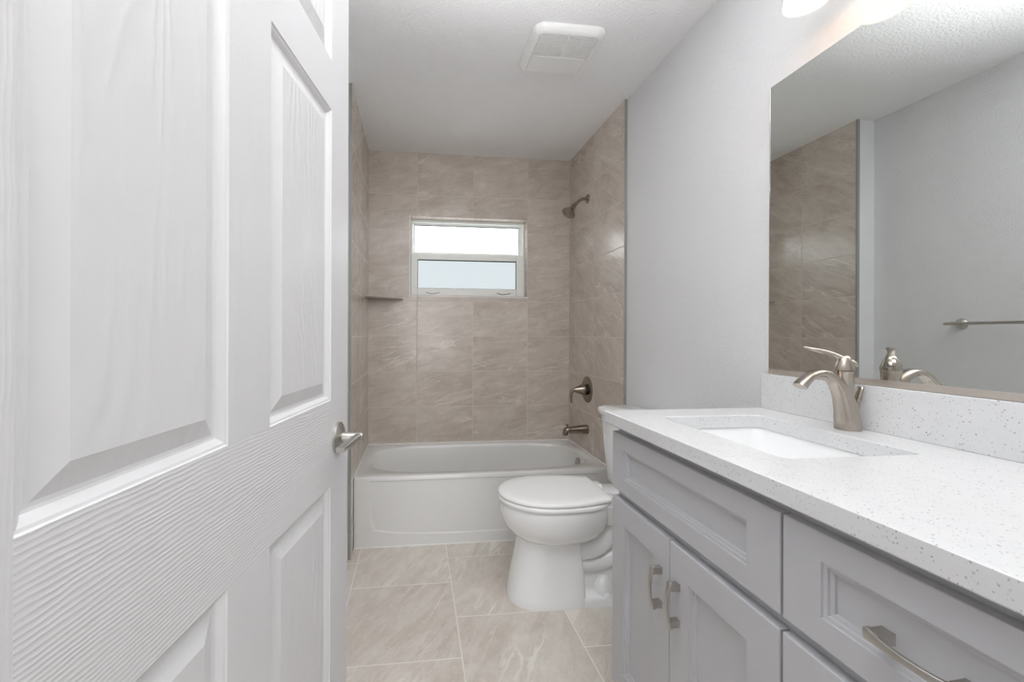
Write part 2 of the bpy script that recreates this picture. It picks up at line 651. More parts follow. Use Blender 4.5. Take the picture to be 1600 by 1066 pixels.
def door_bm():
    bm = nb()
    px = [(.0985, .3255), (.4225, .6605)]
    pz = [(.235, .845), (1.015, 1.592), (1.691, 1.905)]
    xs = [0, .0985, .3255, .4225, .6605, DW]
    zs = [0, .235, .845, 1.015, 1.592, 1.691, 1.905, DH]
    vg = {}

    def V(x, z, d=0):
        k = (round(x, 5), round(z, 5), round(d, 5))
        if k not in vg:
            vg[k] = bm.verts.new((x, d, z))
        return vg[k]
    for i in range(5):
        for j in range(7):
            ispanel = i in (1, 3) and j in (1, 3, 5)
            if ispanel:
                continue
            mat = 0 if (i in (0, 4) or (i == 2 and j in (1, 3, 5))) else 1
            f = bm.faces.new((V(xs[i], zs[j]), V(xs[i + 1], zs[j]), V(xs[i + 1], zs[j + 1]), V(xs[i], zs[j + 1])))
            f.material_index = mat
    prof = [(0, 0), (.0012, .0022), (.004, .0030), (.0075, .0055), (.0105, .0085), (.013, .0092), (.0165, .0092), (.0375, .0022), (.0385, .0018)]
    for (x0, x1) in px:
        for (z0, z1) in pz:
            prev = None
            for q, (ins, d) in enumerate(prof):
                cur = [V(x0 + ins, z0 + ins, d), V(x1 - ins, z0 + ins, d), V(x1 - ins, z1 - ins, d), V(x0 + ins, z1 - ins, d)]
                if prev:
                    for k in range(4):
                        f = bm.faces.new((prev[k], prev[(k + 1) % 4], cur[(k + 1) % 4], cur[k]))
                        f.material_index = 3 if q < 7 else 2
                prev = cur
            bm.faces.new(prev).material_index = 2
    # edges and back
    for i in range(5):
        for (z, zz) in ((0, 0), (DH, DH)):
            bm.faces.new((V(xs[i], z), V(xs[i + 1], z), V(xs[i + 1], z, DT), V(xs[i], z, DT))).material_index = 3
    for j in range(7):
        for x in (0, DW):
            bm.faces.new((V(x, zs[j]), V(x, zs[j + 1]), V(x, zs[j + 1], DT), V(x, zs[j], DT))).material_index = 3
    for i in range(5):
        for j in range(7):
            bm.faces.new((V(xs[i], zs[j], DT), V(xs[i + 1], zs[j], DT), V(xs[i + 1], zs[j + 1], DT), V(xs[i], zs[j + 1], DT))).material_index = 0
    return bm


door = link('door_1', door_bm(), ['door_v', 'door_h', 'door_p', 'door_s'], kind='structure', smooth=12)
door['label'] = 'white six panel door with embossed wood grain, swung open at the left'
door.location = (-.272, .2025, .011)
door.rotation_euler = (0, 0, ANG)
HX, HZ = .700, .932
rose = nb()
lathe(rose, [(.0325, 0), (.0325, .004), (.030, .0065), (.022, .009), (.0135, .012)], (HX, 0, HZ), (0, -1, 0), 40)
rose = link('rosette', rose, 'steel', door, local=True)
lv = nb()
lathe(lv, [(.0115, .008), (.0105, .014), (.0105, .052), (.0095, .0535)], (HX, 0, HZ), (0, -1, 0), 24)
path = spline([(HX + .008, -.0445, HZ + .001, .0085, .0085), (HX - .02, -.0445, HZ + .002, .0072, .0085), (HX - .06, -.044, HZ + .003, .0062, .0085), (HX - .095, -.0425, HZ + .003, .0055, .0085), (HX - .106, -.042, HZ + .003, .0053, .0083)], 5)
sweep(lv, path, (0, 0, 1), 4, 20)
lv = link('lever', lv, 'steel', door, local=True)

# ------------------------------------------------------------------ bathtub
tub = thing('bathtub', 'white alcove bathtub with flat apron below the frosted window', 'bathtub', (.4, 2.63, 0))
tx0, tx1, ty0, ty1 = XL + .002, XR - .002, YF, YB - .002
sh = nb()


def sup(x0, x1, y0, y1, z, e=4.0, n=64, skew=0):
    cx, cy, a, b = (x0 + x1) / 2, (y0 + y1) / 2, (x1 - x0) / 2, (y1 - y0) / 2
    r = []
    for k in range(n):
        t = 2 * PI * (k + .5) / n
        c, s = math.cos(t), math.sin(t)
        r.append((cx + a * math.copysign(abs(c) ** (2 / e), c), cy + b * math.copysign(abs(s) ** (2 / e), s), z))
    return r


def on_rect(p, x0, x1, y0, y1, cx, cy, z):
    dx, dy = p[0] - cx, p[1] - cy
    tt = 1e9
    if dx > 1e-9: tt = min(tt, (x1 - cx) / dx)
    if dx < -1e-9: tt = min(tt, (x0 - cx) / dx)
    if dy > 1e-9: tt = min(tt, (y1 - cy) / dy)
    if dy < -1e-9: tt = min(tt, (y0 - cy) / dy)
    return (cx + dx * tt, cy + dy * tt, z)


ix0, ix1, iy0, iy1 = tx0 + .062, tx1 - .052, ty0 + .055, ty1 - .05
icx, icy = (ix0 + ix1) / 2, (iy0 + iy1) / 2
inner = sup(ix0, ix1, iy0, iy1, ZT, 3.6)


def rect_ring(ins, z):
    r = [list(on_rect(p, tx0 + ins, tx1 - ins, ty0 + ins, ty1 - ins, icx, icy, z)) for p in inner]
    for (qx, qy) in ((tx0 + ins, ty0 + ins), (tx1 - ins, ty0 + ins), (tx0 + ins, ty1 - ins), (tx1 - ins, ty1 - ins)):
        i = min(range(len(r)), key=lambda k: (r[k][0] - qx) ** 2 + (r[k][1] - qy) ** 2)
        r[i][0], r[i][1] = qx, qy
    return [tuple(p) for p in r]


apron_y = ty0 + .008
R = []
R.append(rect_ring(0, ZT - .02))
R.append(rect_ring(.0005, ZT - .006))
R.append(rect_ring(.003, ZT - .0015))
R.append(rect_ring(.008, ZT))
R.append(sup(ix0 - .006, ix1 + .006, iy0 - .006, iy1 + .006, ZT, 3.6))
R.append(sup(ix0, ix1, iy0, iy1, ZT - .004, 3.6))
R.append(sup(ix0 + .006, ix1 - .003, iy0 + .004, iy1 - .004, ZT - .02, 3.6))
for (k, z, a, b, c) in ((1, .30, .045, .012, .012), (2, .20, .11, .022, .022), (3, .11, .17, .034, .034), (4, .075, .21, .055, .055), (5, .058, .27, .10, .10)):
    R.append(sup(ix0 + a, ix1 - b, iy0 + c, iy1 - c, z, 3.5))
rings(sh, R, cap0=False, cap1=True)
link('tub_shell', sh, 'acrylic', tub, smooth=50)['label'] = 'white tub basin with rim deck'
# apron: frame with a shallow sunk field
ap = nb()
bx0, bx1 = tx0 + .078, tx1 - .078
NB = 24
inn = [(bx0 + .026 + (bx1 - bx0 - .052) * i / NB, .058 + .032 * (2 * i / NB - 1) ** 4) for i in range(NB + 1)]
out = [(tx0 + (tx1 - tx0) * i / NB, .001) for i in range(NB + 1)]
inn += [(bx1 - .004, .16), (bx1, .26), (bx1, ZT - .024), (bx0, ZT - .024), (bx0, .26), (bx0 + .004, .16)]
out += [(tx1, .16), (tx1, .26), (tx1, ZT - .0195), (tx0, ZT - .0195), (tx0, .26), (tx0, .16)]
icz = .19
sunk = [(x + (.010 if x < .1 else -.010 if x > .7 else 0), z + (.007 if z < .1 else -.003 if z > .35 else 0)) for x, z in inn]
ov = [ap.verts.new((x, ty0, z)) for x, z in out]
iv = [ap.verts.new((x, ty0, z)) for x, z in inn]
dv = [ap.verts.new((x, ty0 + .0045, z)) for x, z in sunk]
lb = [ap.verts.new((x, ty0 + .05, z)) for x, z in out]
for k in range(len(out)):
    j = (k + 1) % len(out)
    ap.faces.new((ov[k], ov[j], iv[j], iv[k]))
    ap.faces.new((iv[k], iv[j], dv[j], dv[k]))
    ap.faces.new((ov[j], ov[k], lb[k], lb[j]))
ap.faces.new(dv)
link('apron', ap, 'acrylic', tub, smooth=12)
ovx = ix1 - .0115
b = nb()
lathe(b, [(.036, 0), (.036, .004), (.031, .0085), (.012, .010), (.0, .010)], (ovx - .0005, 2.635, .315), (-1, 0, .12), 36)
b2 = link('overflow_cover', b, 'nickel', tub)
b2['label'] = 'round metal overflow plate'
b = nb()
lathe(b, [(.035, 0), (.033, .003), (.018, .006), (0, .007)], (.88, 2.635, .0585), (0, 0, 1), 32)
link('drain', b, 'nickel', tub)
cb = nb()
box(cb, tx0, tx1, ty1 - .004, YB - .0004, ZT - .002, ZT + .004)
box(cb, XL + .0004, tx0 + .004, ty0, ty1, ZT - .002, ZT + .004)
box(cb, tx1 - .004, XR - .0004, ty0, ty1, ZT - .002, ZT + .004)
box(cb, tx0, tx1, ty0 - .004, ty0 + .002, 0, .005)
link('caulk_line', cb, 'caulk', tub, smooth=0)['label'] = 'white caulk line along the tub edge'

# ------------------------------------------------------------------ shower fittings on the right alcove wall
SY = 2.645
sw = thing('overhead_shower', 'brushed nickel shower head on a curved arm high on the right tiled wall', 'shower head', (XR, SY, 2.055))
b = nb()
lathe(b, [(.029, 0), (.028, .004), (.020, .010), (.012, .016)], (XR, SY, 2.055), (-1, 0, 0), 32)
link('flange', b, 'nickel_dark', sw)
b = nb()
path = spline([(XR - .004, SY, 2.055, .0105, .0105), (XR - .035, SY, 2.053, .0105, .0105), (XR - .058, SY, 2.042, .0105, .0105), (XR - .085, SY, 2.016, .0105, .0105), (XR - .096, SY, 2.005, .0105, .0105)], 6)
sweep(b, path, (0, 1, 0), 2, 18)
link('shower_arm', b, 'nickel_dark', sw)
b = nb()
ax = Vector((-.60, -.10, -.78)).normalized()
lathe(b, [(.0125, -.012), (.0155, -.004), (.0155, .016), (.019, .022), (.019, .030), (.026, .040), (.040, .054), (.046, .062), (.046, .070), (.043, .073), (.036, .072), (.034, .0695), (.024, .0695), (.022, .0735), (.010, .0735), (0, .0735)],
      (XR - .096, SY, 2.005), ax, 40)
link('spray_head', b, 'nickel_dark', sw)

vv = thing('shower_valve', 'round nickel shower valve with a drooping lever on the right tiled wall', 'shower valve', (XR, SY, .795))
b = nb()
lathe(b, [(.086, 0), (.086, .003), (.080, .007), (.060, .010), (.040, .0105), (.036, .0105)], (XR, SY, .795), (-1, 0, 0), 56)
link('escutcheon', b, 'nickel_dark', vv)
b = nb()
lathe(b, [(.031, .010), (.034, .018), (.034, .028)], (XR, SY, .795), (-1, 0, 0), 36)
link('collar', b, 'dark', vv)['label'] = 'dark ring behind the lever hub'
b = nb()
lathe(b, [(.036, .024), (.036, .030), (.030, .050), (.020, .078), (.014, .094), (.010, .099), (0, .100)], (XR, SY, .795), (-1, 0, 0), 40)
path = spline([(XR - .076, SY, .797, .013, .011), (XR - .098, SY, .791, .0125, .010), (XR - .109, SY, .769, .0115, .0085), (XR - .111, SY, .742, .011, .007), (XR - .110, SY, .716, .010, .006), (XR - .109, SY, .710, .007, .004)], 6)
sweep(b, path, (0, 1, 0), 2.4, 18)
link('lever', b, 'nickel_dark', vv)

sp = thing('tub_spout', 'brushed nickel tub spout with a diverter knob above the tub', 'tub spout', (XR, SY, .533))
b = nb()
path = spline([(XR, SY, .533, .031, .030), (XR - .03, SY, .533, .030, .029), (XR - .085, SY, .531, .026, .025), (XR - .122, SY, .530, .024, .0225)], 5)
sweep(b, path, (0, 1, 0), 2.3, 28)
path = spline([(XR - .118, SY, .536, .0225, .0155), (XR - .136, SY, .534, .023, .0165), (XR - .147, SY, .521, .022, .0165), (XR - .150, SY, .503, .021, .0165), (XR - .150, SY, .498, .020, .016)], 5)
sweep(b, path, (0, 1, 0), 2.3, 28)
link('spout_body', b, 'nickel_dark', sp)
b = nb()
lathe(b, [(.005, 0), (.005, .012), (.009, .015), (.0095, .021), (.006, .024), (0, .0245)], (XR - .138, SY, .546), (0, 0, 1), 20)
link('diverter_knob', b, 'nickel_dark', sp)

# corner shelf of the tile's stone, in its darker shaded colour
b = nb()
zt_, zb_ = 1.406, 1.397
tri = [(XL, YB), (-.088, YB), (-.088, YB - .012)] + \
      [(XL + .239 * (1 - s) + .012 * s, YB - .012 * (1 - s) - .205 * s) for s in [i / 10 for i in range(1, 10)]] + [(XL + .012, YB - .213), (XL, YB - .213)]
rings(b, [[(x, y, zb_) for x, y in tri], [(x, y, zt_) for x, y in tri]])
tag(link('corner_shelf', b, 'stone', smooth=0, bevel=.0015), 'small triangular stone corner shelf in the tiled corner left of the window', 'shelf')

# ------------------------------------------------------------------ toilet (faces -x, tank on the right wall)
TY = 1.82
toi = thing('toilet', 'white two piece toilet between the tub and the grey vanity', 'toilet', (.75, TY, 0))


def egg(xf, xb, hw, z, e=2.0, eb=2.6, n=56, mid=.44):
    """Egg outline pointing to -x: front xf, back xb, half width hw, widest at mid from front."""
    xm = xf + (xb - xf) * mid
    r = []
    for k in range(n):
        t = 2 * PI * k / n
        c, s = math.cos(t), math.sin(t)
        if c < 0:
            x = xm - (xm - xf) * abs(c) ** (2 / e)
            y = hw * math.copysign(abs(s) ** (2 / e), s)
        else:
            x = xm + (xb - xm) * abs(c) ** (2 / eb)
            y = hw * math.copysign(abs(s) ** (2 / eb), s)
        r.append((x, TY + y, z))
    return r


bw = nb()
# outer bowl
prof = [(.500, .74, .070, .262), (.470, .775, .100, .262), (.447, .80, .128, .272), (.418, .83, .152, .296), (.395, .85, .168, .328), (.381, .86, .1765, .360), (.375, .865, .1800, .388), (.376, .868, .1810, .412), (.381, .868, .178, .423), (.389, .862, .170, .4265)]
rings(bw, [egg(a, b_, h, z) for a, b_, h, z in prof], True, True)
bowl = link('bowl', bw, 'porcelain', toi, smooth=60)
pd = nb()
# front pedestal: flared column; flat sides ending in an upright rear edge
def ped(xf, xb, hw, z, e=2.5, eb=9):
    return egg(xf, xb, hw, z, e, eb, 56, .55)
rings(pd, [ped(.408, .735, .126, 0), ped(.407, .735, .127, .012), ped(.413, .733, .124, .03), ped(.428, .728, .116, .12), ped(.446, .722, .107, .20), ped(.458, .718, .103, .26), ped(.462, .716, .102, .30)])
link('pedestal', pd, 'porcelain', toi, smooth=50)
# rear foot, trapway and the neck up to the tank shelf
ft = nb()
rings(ft, [egg(.62, 1.06, .127, 0, 3, 4), egg(.62, 1.06, .127, .012, 3, 4), egg(.625, 1.055, .122, .030, 3, 4), egg(.64, 1.04, .100, .040, 3, 4), egg(.65, 1.02, .078, .060, 3, 4), egg(.66, 1.01, .066, .14, 3, 4), egg(.66, 1.01, .062, .24, 3, 4)])
link('rear_foot', ft, 'porcelain', toi, smooth=50)
tr = nb()
path = spline([(.62, TY, .235, .098, .06), (.72, TY, .215, .098, .055), (.80, TY, .225, .094, .052), (.86, TY, .275, .088, .05), (.90, TY, .34, .086, .05), (.945, TY, .40, .09, .05)], 6)
sweep(tr, path, (0, 1, 0), 2.4, 28)
path = spline([(.64, TY, .165, .086, .045), (.76, TY, .150, .086, .045), (.86, TY, .165, .084, .045), (.93, TY, .235, .080, .045), (.97, TY, .31, .078, .045)], 6)
sweep(tr, path, (0, 1, 0), 2.4, 28)
link('trapway', tr, 'porcelain', toi, smooth=60)
dk = nb()
rings(dk, [rrect(.80, 1.10, TY - .105, TY + .105, .335, .05), rrect(.785, 1.11, TY - .125, TY + .125, .385, .05), rrect(.78, 1.115, TY - .135, TY + .135, .424, .045), rrect(.785, 1.11, TY - .13, TY + .13, .428, .04)])
link('tank_shelf', dk, 'porcelain', toi, smooth=50)
for s in (-1, 1):
    cp = nb()
    lathe(cp, [(.016, .0), (.0165, .006), (.0145, .014), (.009, .019), (0, .0205)], (.825, TY + s * .105, .029), (0, 0, 1), 24)
    link('bolt_cap', cp, 'seat', toi)
cp = nb()
rings(cp, [egg(.755, .90, .112, .035, 2, 2), egg(.765, .885, .106, .075, 2, 2), egg(.79, .86, .085, .105, 2, 2)])
link('foot_boss', cp, 'porcelain', toi, smooth=60)
# seat ring and lid
st = nb()
rings(st, [egg(.385, .840, .172, .4265, 2, 3.2), egg(.380, .842, .1765, .4295, 2, 3.2), egg(.370, .848, .1855, .4305, 2, 3.2), egg(.367, .848, .187, .435, 2, 3.2), egg(.368, .848, .1865, .4435, 2, 3.2), egg(.372, .846, .183, .4465, 2, 3.2), egg(.385, .84, .172, .447, 2, 3.2)])
link('seat', st, 'seat', toi, smooth=50)


def lid_ring(g, z):
    r = []
    for (x, y, zz) in egg(.369 + g, .95, .1845 - g, z, 2.05, 2.0, 72, .40):
        r.append((min(x, .838 - g), y, z))
    return r


ld = nb()
rings(ld, [lid_ring(.014, .4473), lid_ring(.011, .4497), lid_ring(.003, .4502), lid_ring(.0, .4535), lid_ring(.0, .4590), lid_ring(.003, .4645), lid_ring(.012, .4678), lid_ring(.05, .4692)])
link('lid', ld, 'seat', toi, smooth=50)
for s in (-1, 1):
    h = nb()
    rings(h, [rrect(.832, .878, TY + s * .078 - .028, TY + s * .078 + .028, .428, .01, 4), rrect(.832, .878, TY + s * .078 - .028, TY + s * .078 + .028, .448, .01, 4), rrect(.838, .872, TY + s * .078 - .024, TY + s * .078 + .024, .454, .009, 4)])
    link('hinge', h, 'seat', toi, smooth=50)


def tank_ring(x0, x1, hw, z, bow=.02, n=24, r=.035):
    """Tank outline with a front (low x) bowed outwards."""
    base = rrect(x0 + bow, x1, TY - hw, TY + hw, z, r, 6)
    out = []
    for (x, y, zz) in base:
        k = max(0, min(1, (x1 - x) / (x1 - x0 - bow)))
        out.append((x - bow * k * (1 - ((y - TY) / hw) ** 2), y, z))
    return out


tk = nb()
# add points along the front so that the bow reads
def dense(ring):
    out = []
    for a, b_ in zip(ring, ring[1:] + ring[:1]):
        out.append(a)
        L = math.dist(a, b_)
        if L > .06:
            m_ = 10
            for i in range(1, m_):
                out.append(tuple(p + (q - p) * i / m_ for p, q in zip(a, b_)))
    return out


def bowed(x0, x1, hw, z, bow, r):
    ring = dense(rrect(x0 + bow, x1, TY - hw, TY + hw, z, r, 6))
    out = []
    for (x, y, zz) in ring:
        k = max(0, min(1, (x1 - x) / (x1 - x0 - bow)))
        out.append((x - bow * k * max(0, 1 - ((y - TY) / hw) ** 2), y, z))
    return out


rings(tk, [bowed(.955, 1.118, .185, .429, .012, .03), bowed(.945, 1.12, .195, .445, .014, .03), bowed(.930, 1.12, .205, .60, .016, .03), bowed(.917, 1.12, .214, .757, .018, .03)])
link('tank', tk, 'porcelain', toi, smooth=50)
tl = nb()
rings(tl, [bowed(.912, 1.124, .218, .7575, .02, .035), bowed(.902, 1.126, .226, .765, .02, .038), bowed(.900, 1.127, .228, .785, .02, .038), bowed(.906, 1.124, .222, .7965, .02, .036), bowed(.925, 1.11, .205, .800, .02, .03)])
link('tank_lid', tl, 'porcelain', toi, smooth=50)

# ------------------------------------------------------------------ vanity cabinet
XC = .5862                                  # counter front edge
XFACE = .608                                # faces of doors and drawers
VY1, VY0 = 1.231, .204                      # left end, near end
van = thing('vanity_cabinet', 'grey shaker vanity cabinet with bar pulls under the quartz counter', 'cabinet', (.87, .72, 0))
cb = nb()
cx0, cx1, ctop = XFACE + .0205, XW - .002, ZK - .0365
box(cb, cx0, cx1, VY1 - .019, VY1 - .001, .09, ctop)
box(cb, cx0, cx1, VY0, VY0 + .018, .09, ctop)
box(cb, cx0 + .02, cx1, .618, .636, .108, ctop)
box(cb, cx1 - .012, cx1, VY0 + .0185, .6175, .108, ctop)
box(cb, cx1 - .012, cx1, .6365, VY1 - .0195, .108, ctop)
box(cb, cx0, cx1, VY0 + .0185, VY1 - .0195, .09, .1075)
box(cb, cx0, cx0 + .0195, VY0 + .0185, VY1 - .0195, ctop - .045, ctop)
box(cb, cx0, cx0 + .0195, VY0 + .0185, VY1 - .0195, .655, .70)
box(cb, cx0, cx0 + .0195, VY0 + .0185, VY0 + .05, .1085, .6545)
box(cb, cx0, cx0 + .0195, .606, .660, .1085, .6545)
box(cb, XFACE + .09, XW - .002, VY0, VY1 - .001, .001, .09)
link('carcass', cb, 'cab', van, bevel=.001)


def shaker(y0, y1, z0, z1, fs, fz, x=XFACE, th=.0195):
    """Front with a sunk panel and a stepped inner moulding; faces -x. y0 < y1."""
    bm = nb()
    prof = [(0, 0), (.0008, .0034), (.0062, .0046), (.0070, .0082), (.0125, .0096), (.0134, .0135)]
    e = .0022
    loops = []
    loops.append([(x + th, y0, z0), (x + th, y1, z0), (x + th, y1, z1), (x + th, y0, z1)])
    loops.append([(x + e, y0, z0), (x + e, y1, z0), (x + e, y1, z1), (x + e, y0, z1)])
    loops.append([(x + e * .3, y0 + e * .3, z0 + e * .3), (x + e * .3, y1 - e * .3, z0 + e * .3), (x + e * .3, y1 - e * .3, z1 - e * .3), (x + e * .3, y0 + e * .3, z1 - e * .3)])
    loops.append([(x, y0 + e, z0 + e), (x, y1 - e, z0 + e), (x, y1 - e, z1 - e), (x, y0 + e, z1 - e)])
    for ins, d in prof:
        a, b_ = fs + ins, fz + ins
        loops.append([(x + d, y0 + a, z0 + b_), (x + d, y1 - a, z0 + b_), (x + d, y1 - a, z1 - b_), (x + d, y0 + a, z1 - b_)])
    rings(bm, loops)
    return bm


def pull(c, axis, L=.100):
    """Arched bar pull; c: centre on the face, axis: direction of its length."""
    bm = nb()
    A = Vector(axis)
    S = Vector((-1, 0, 0)).cross(A)
    O = Vector(c)
    X = Vector((-1, 0, 0))
    n = 18
    path = []
    for i in range(n + 1):
        s = -1 + 2 * i / n
        out = .021 + .008 * (1 - s * s)
        hw = .0048 + .0034 * abs(s) ** 3
        p = O + A * (s * L / 2) + X * out
        path.append((*p, hw, .0028 + .0018 * s ** 4))
    for e, k in ((-1, 0), (1, -1)):                       # rounded tips
        a = path[k]
        tips = [(*(Vector(a[:3]) + A * (e * d)), a[3] * f, a[4] * f) for d, f in ((.0022, .92), (.0036, .72), (.0042, .45))]
        path = tips[::-1] + path if e < 0 else path + tips
    sweep(bm, path, S, 5, 20)
    for s in (-1, 1):
        pts = [(O + A * (s * (L / 2 - .008)) + X * d) for d in (0, .0235)]
        rr = []
        for p, w_, l_ in ((pts[0], .0078, .0085), (pts[0] + X * .004, .0076, .0078), (pts[1], .0076, .0070)):
            rr.append([p + S * a * w_ + A * b_ * l_ for a, b_ in ((-1, -1), (1, -1), (1, 1), (-1, 1))])
        rings(bm, rr)
    return bm


ff = link('false_drawer_front', shaker(.634, 1.2305, .690, .8615, .070, .0435), 'cab', van, smooth=20)
dz0, dz1 = .095, .6655
d1 = link('door', shaker(.9405, 1.2305, dz0, dz1, .069, .068), 'cab', van, smooth=20)
link('door_handle', pull((XFACE, .975, .533), (0, 0, 1)), 'steel', d1, smooth=38)
d2 = link('door', shaker(.634, .9375, dz0, dz1, .069, .068), 'cab', van, smooth=20)
link('door_handle', pull((XFACE, .905, .533), (0, 0, 1)), 'steel', d2, smooth=38)
for (z0, z1, hz) in ((.690, .8615, .7715), (.392, .6655, .53), (.095, .368, .235)):
    dr = link('drawer', shaker(.232, .6285, z0, z1, .066, .0435), 'cab', van, smooth=20)
    link('drawer_handle', pull((XFACE, .430, hz), (0, 1, 0)), 'steel', dr, smooth=38)

# countertop with the sink cutout
SX0, SX1, SYA, SYB = .7035, 1.0095, .7215, 1.128
ct = thing('countertop', 'white speckled quartz countertop with backsplash on the grey vanity', 'countertop', (.86, .72, ZK - .035))
sl = nb()
CY0, CY1, CX1 = .204, 1.2423, XW - .001
hole = rrect(SX0, SX1, SYA, SYB, 0, .022, 8)
hc = ((SX0 + SX1) / 2, (SYA + SYB) / 2)


def outer_ring(z, ins=0):
    r = [list(on_rect(p, XC + ins, CX1 - ins, CY0 + ins, CY1 - ins, hc[0], hc[1], z)) for p in hole]
    for (qx, qy) in ((XC + ins, CY0 + ins), (CX1 - ins, CY0 + ins), (XC + ins, CY1 - ins), (CX1 - ins, CY1 - ins)):
        i = min(range(len(r)), key=lambda k: (r[k][0] - qx) ** 2 + (r[k][1] - qy) ** 2)
        r[i][0], r[i][1] = qx, qy
    return [tuple(p) for p in r]


zb = ZK - .035
hole_at = lambda z, o=0: rrect(SX0 - o, SX1 + o, SYA - o, SYB + o, z, .022 + o, 8)
loops = [outer_ring(zb, .001), outer_ring(zb + .002), outer_ring(ZK - .002), outer_ring(ZK, .002), hole_at(ZK, .0015), hole_at(ZK - .0015), hole_at(zb), outer_ring(zb, .001)]
rings(sl, loops, False, False)
bmesh.ops.remove_doubles(sl, verts=sl.verts, dist=1e-6)
link('slab', sl, 'quartz', ct, smooth=25)
bs = nb()
box(bs, XW - .0205, XW - .001, CY0, CY1 - .0002, ZK, 1.0342)
link('backsplash', bs, 'quartz', ct, bevel=.0015)

# undermount sink
sk = thing('sink', 'white rectangular undermount sink set in the quartz countertop', 'sink', (.86, .925, .74))
b = nb()
L = []
o = .006
L.append(rrect(SX0 - .02, SX1 + .02, SYA - .02, SYB + .02, zb - .0145, .04, 8))
L.append(rrect(SX0 - .02, SX1 + .02, SYA - .02, SYB + .02, zb - .0005, .04, 8))
L.append(rrect(SX0 - o, SX1 + o, SYA - o, SYB + o, zb - .0005, .028, 8))
L.append(rrect(SX0 - o + .003, SX1 + o - .003, SYA - o + .003, SYB + o - .003, zb - .006, .028, 8))
L.append(rrect(SX0 + .003, SX1 - .003, SYA + .003, SYB - .003, zb - .08, .035, 8))
L.append(rrect(SX0 + .012, SX1 - .012, SYA + .012, SYB - .012, zb - .12, .045, 8))
L.append(rrect(SX0 + .035, SX1 - .035, SYA + .035, SYB - .035, zb - .137, .05, 8))
L.append(rrect(SX0 + .09, SX1 - .09, SYA + .10, SYB - .10, zb - .143, .05, 8))
rings(b, L, False, True)
link('basin', b, 'porcelain', sk, smooth=50)
b = nb()
lathe(b, [(.032, 0), (.030, .003), (.016, .003), (.014, .006), (0, .007)], (hc[0], hc[1], zb - .143), (0, 0, 1), 32)
link('drain', b, 'nickel', sk)

# ------------------------------------------------------------------ faucet
FX, FY = 1.079, .930
fa = thing('faucet', 'brushed nickel single handle faucet with an arched spout behind the sink', 'faucet', (FX, FY, ZK))
b = nb()
path = spline([(FX, FY, ZK + .0015, .0250, .0255), (FX, FY, ZK + .012, .0244, .0253), (FX - .0015, FY, ZK + .026, .0238, .0250), (FX - .006, FY, ZK + .055, .0215, .0232), (FX - .018, FY, ZK + .092, .0185, .0190),
               (FX - .040, FY, ZK + .125, .0160, .0140), (FX - .072, FY, ZK + .142, .0150, .0105), (FX - .104, FY, ZK + .136, .0150, .0095), (FX - .126, FY, ZK + .119, .0165, .0112), (FX - .134, FY, ZK + .110, .0170, .0118)], 7)
sweep(b, path, (0, 1, 0), 2.5, 32)
lathe(b, [(.0255, .0004), (.0255, .0022), (.0245, .0030)], (FX, FY, ZK), (0, 0, 1), 40)
link('spout', b, 'nickel', fa, smooth=50)
b = nb()
lathe(b, [(.012, .03), (.0155, .055), (.0178, .085), (.0188, .115), (.0196, .138), (.0206, .145), (.0212, .1475)], (FX - .007, FY, ZK), (-.02, 0, 1), 40)
link('column', b, 'nickel', fa, smooth=50)
b = nb()
hx, hz = FX - .010, ZK + .149
lathe(b, [(.0212, .0), (.0216, .003), (.0200, .010), (.0165, .022), (.0130, .031), (.0095, .036), (.004, .038), (0, .0384)], (hx, FY, hz), (.03, 0, 1), 40)
path = spline([(hx + .023, FY, hz + .010, .0075, .0055), (hx + .016, FY, hz + .019, .0105, .0070), (hx - .004, FY, hz + .030, .0110, .0065), (hx - .022, FY, hz + .040, .0086, .0056), (hx - .042, FY, hz + .0465, .0118, .0064), (hx - .060, FY, hz + .0515, .0108, .0054), (hx - .074, FY, hz + .0555, .0062, .0030), (hx - .080, FY, hz + .0565, .0036, .0024)], 7)
sweep(b, path, (0, 1, 0), 2.2, 24)
bmesh.ops.rotate(b, verts=b.verts, cent=(hx, FY, hz), matrix=Matrix.Rotation(math.radians(-38), 3, 'Z'))      # the lever is turned aside
link('handle', b, 'nickel', fa, smooth=50)
b = nb()
path = spline([(FX + .024, FY, ZK + .003, .0075, .0050), (FX + .0238, FY, ZK + .012, .0074, .0050), (FX + .0235, FY, ZK + .03, .0072, .0048), (FX + .026, FY, ZK + .065, .0072, .0046), (FX + .0315, FY, ZK + .092, .0080, .0046), (FX + .0355, FY, ZK + .103, .0085, .0042), (FX + .0365, FY, ZK + .108, .0045, .0025)], 6)
sweep(b, path, (0, 1, 0), 2.2, 20)
link('lift_rod', b, 'nickel', fa, smooth=50)

# ------------------------------------------------------------------ mirror
MY0, MY1, MZ0, MZ1 = .205, 1.2257, 1.037, 1.957
mi = thing('mirror', 'large frameless wall mirror above the vanity backsplash', 'mirror', (XW, .72, MZ0))
b = nb()
box(b, XW - .006, XW - .0005, MY0, MY1, MZ0 + .001, MZ1)
link('glass', b, 'mirror', mi, smooth=0)
b = nb()
box(b, XW - .0095, XW - .0065, MY0, MY1, MZ0 - .002, MZ0 + .013)
link('bottom_channel', b, 'channel', mi, smooth=0)['label'] = 'narrow metal channel along the bottom edge'
b = nb()
box(b, XW - .0065, XW - .0003, MY1 + .0001, MY1 + .002, MZ0, MZ1)
link('polished_edge', b, 'chrome', mi, smooth=0)

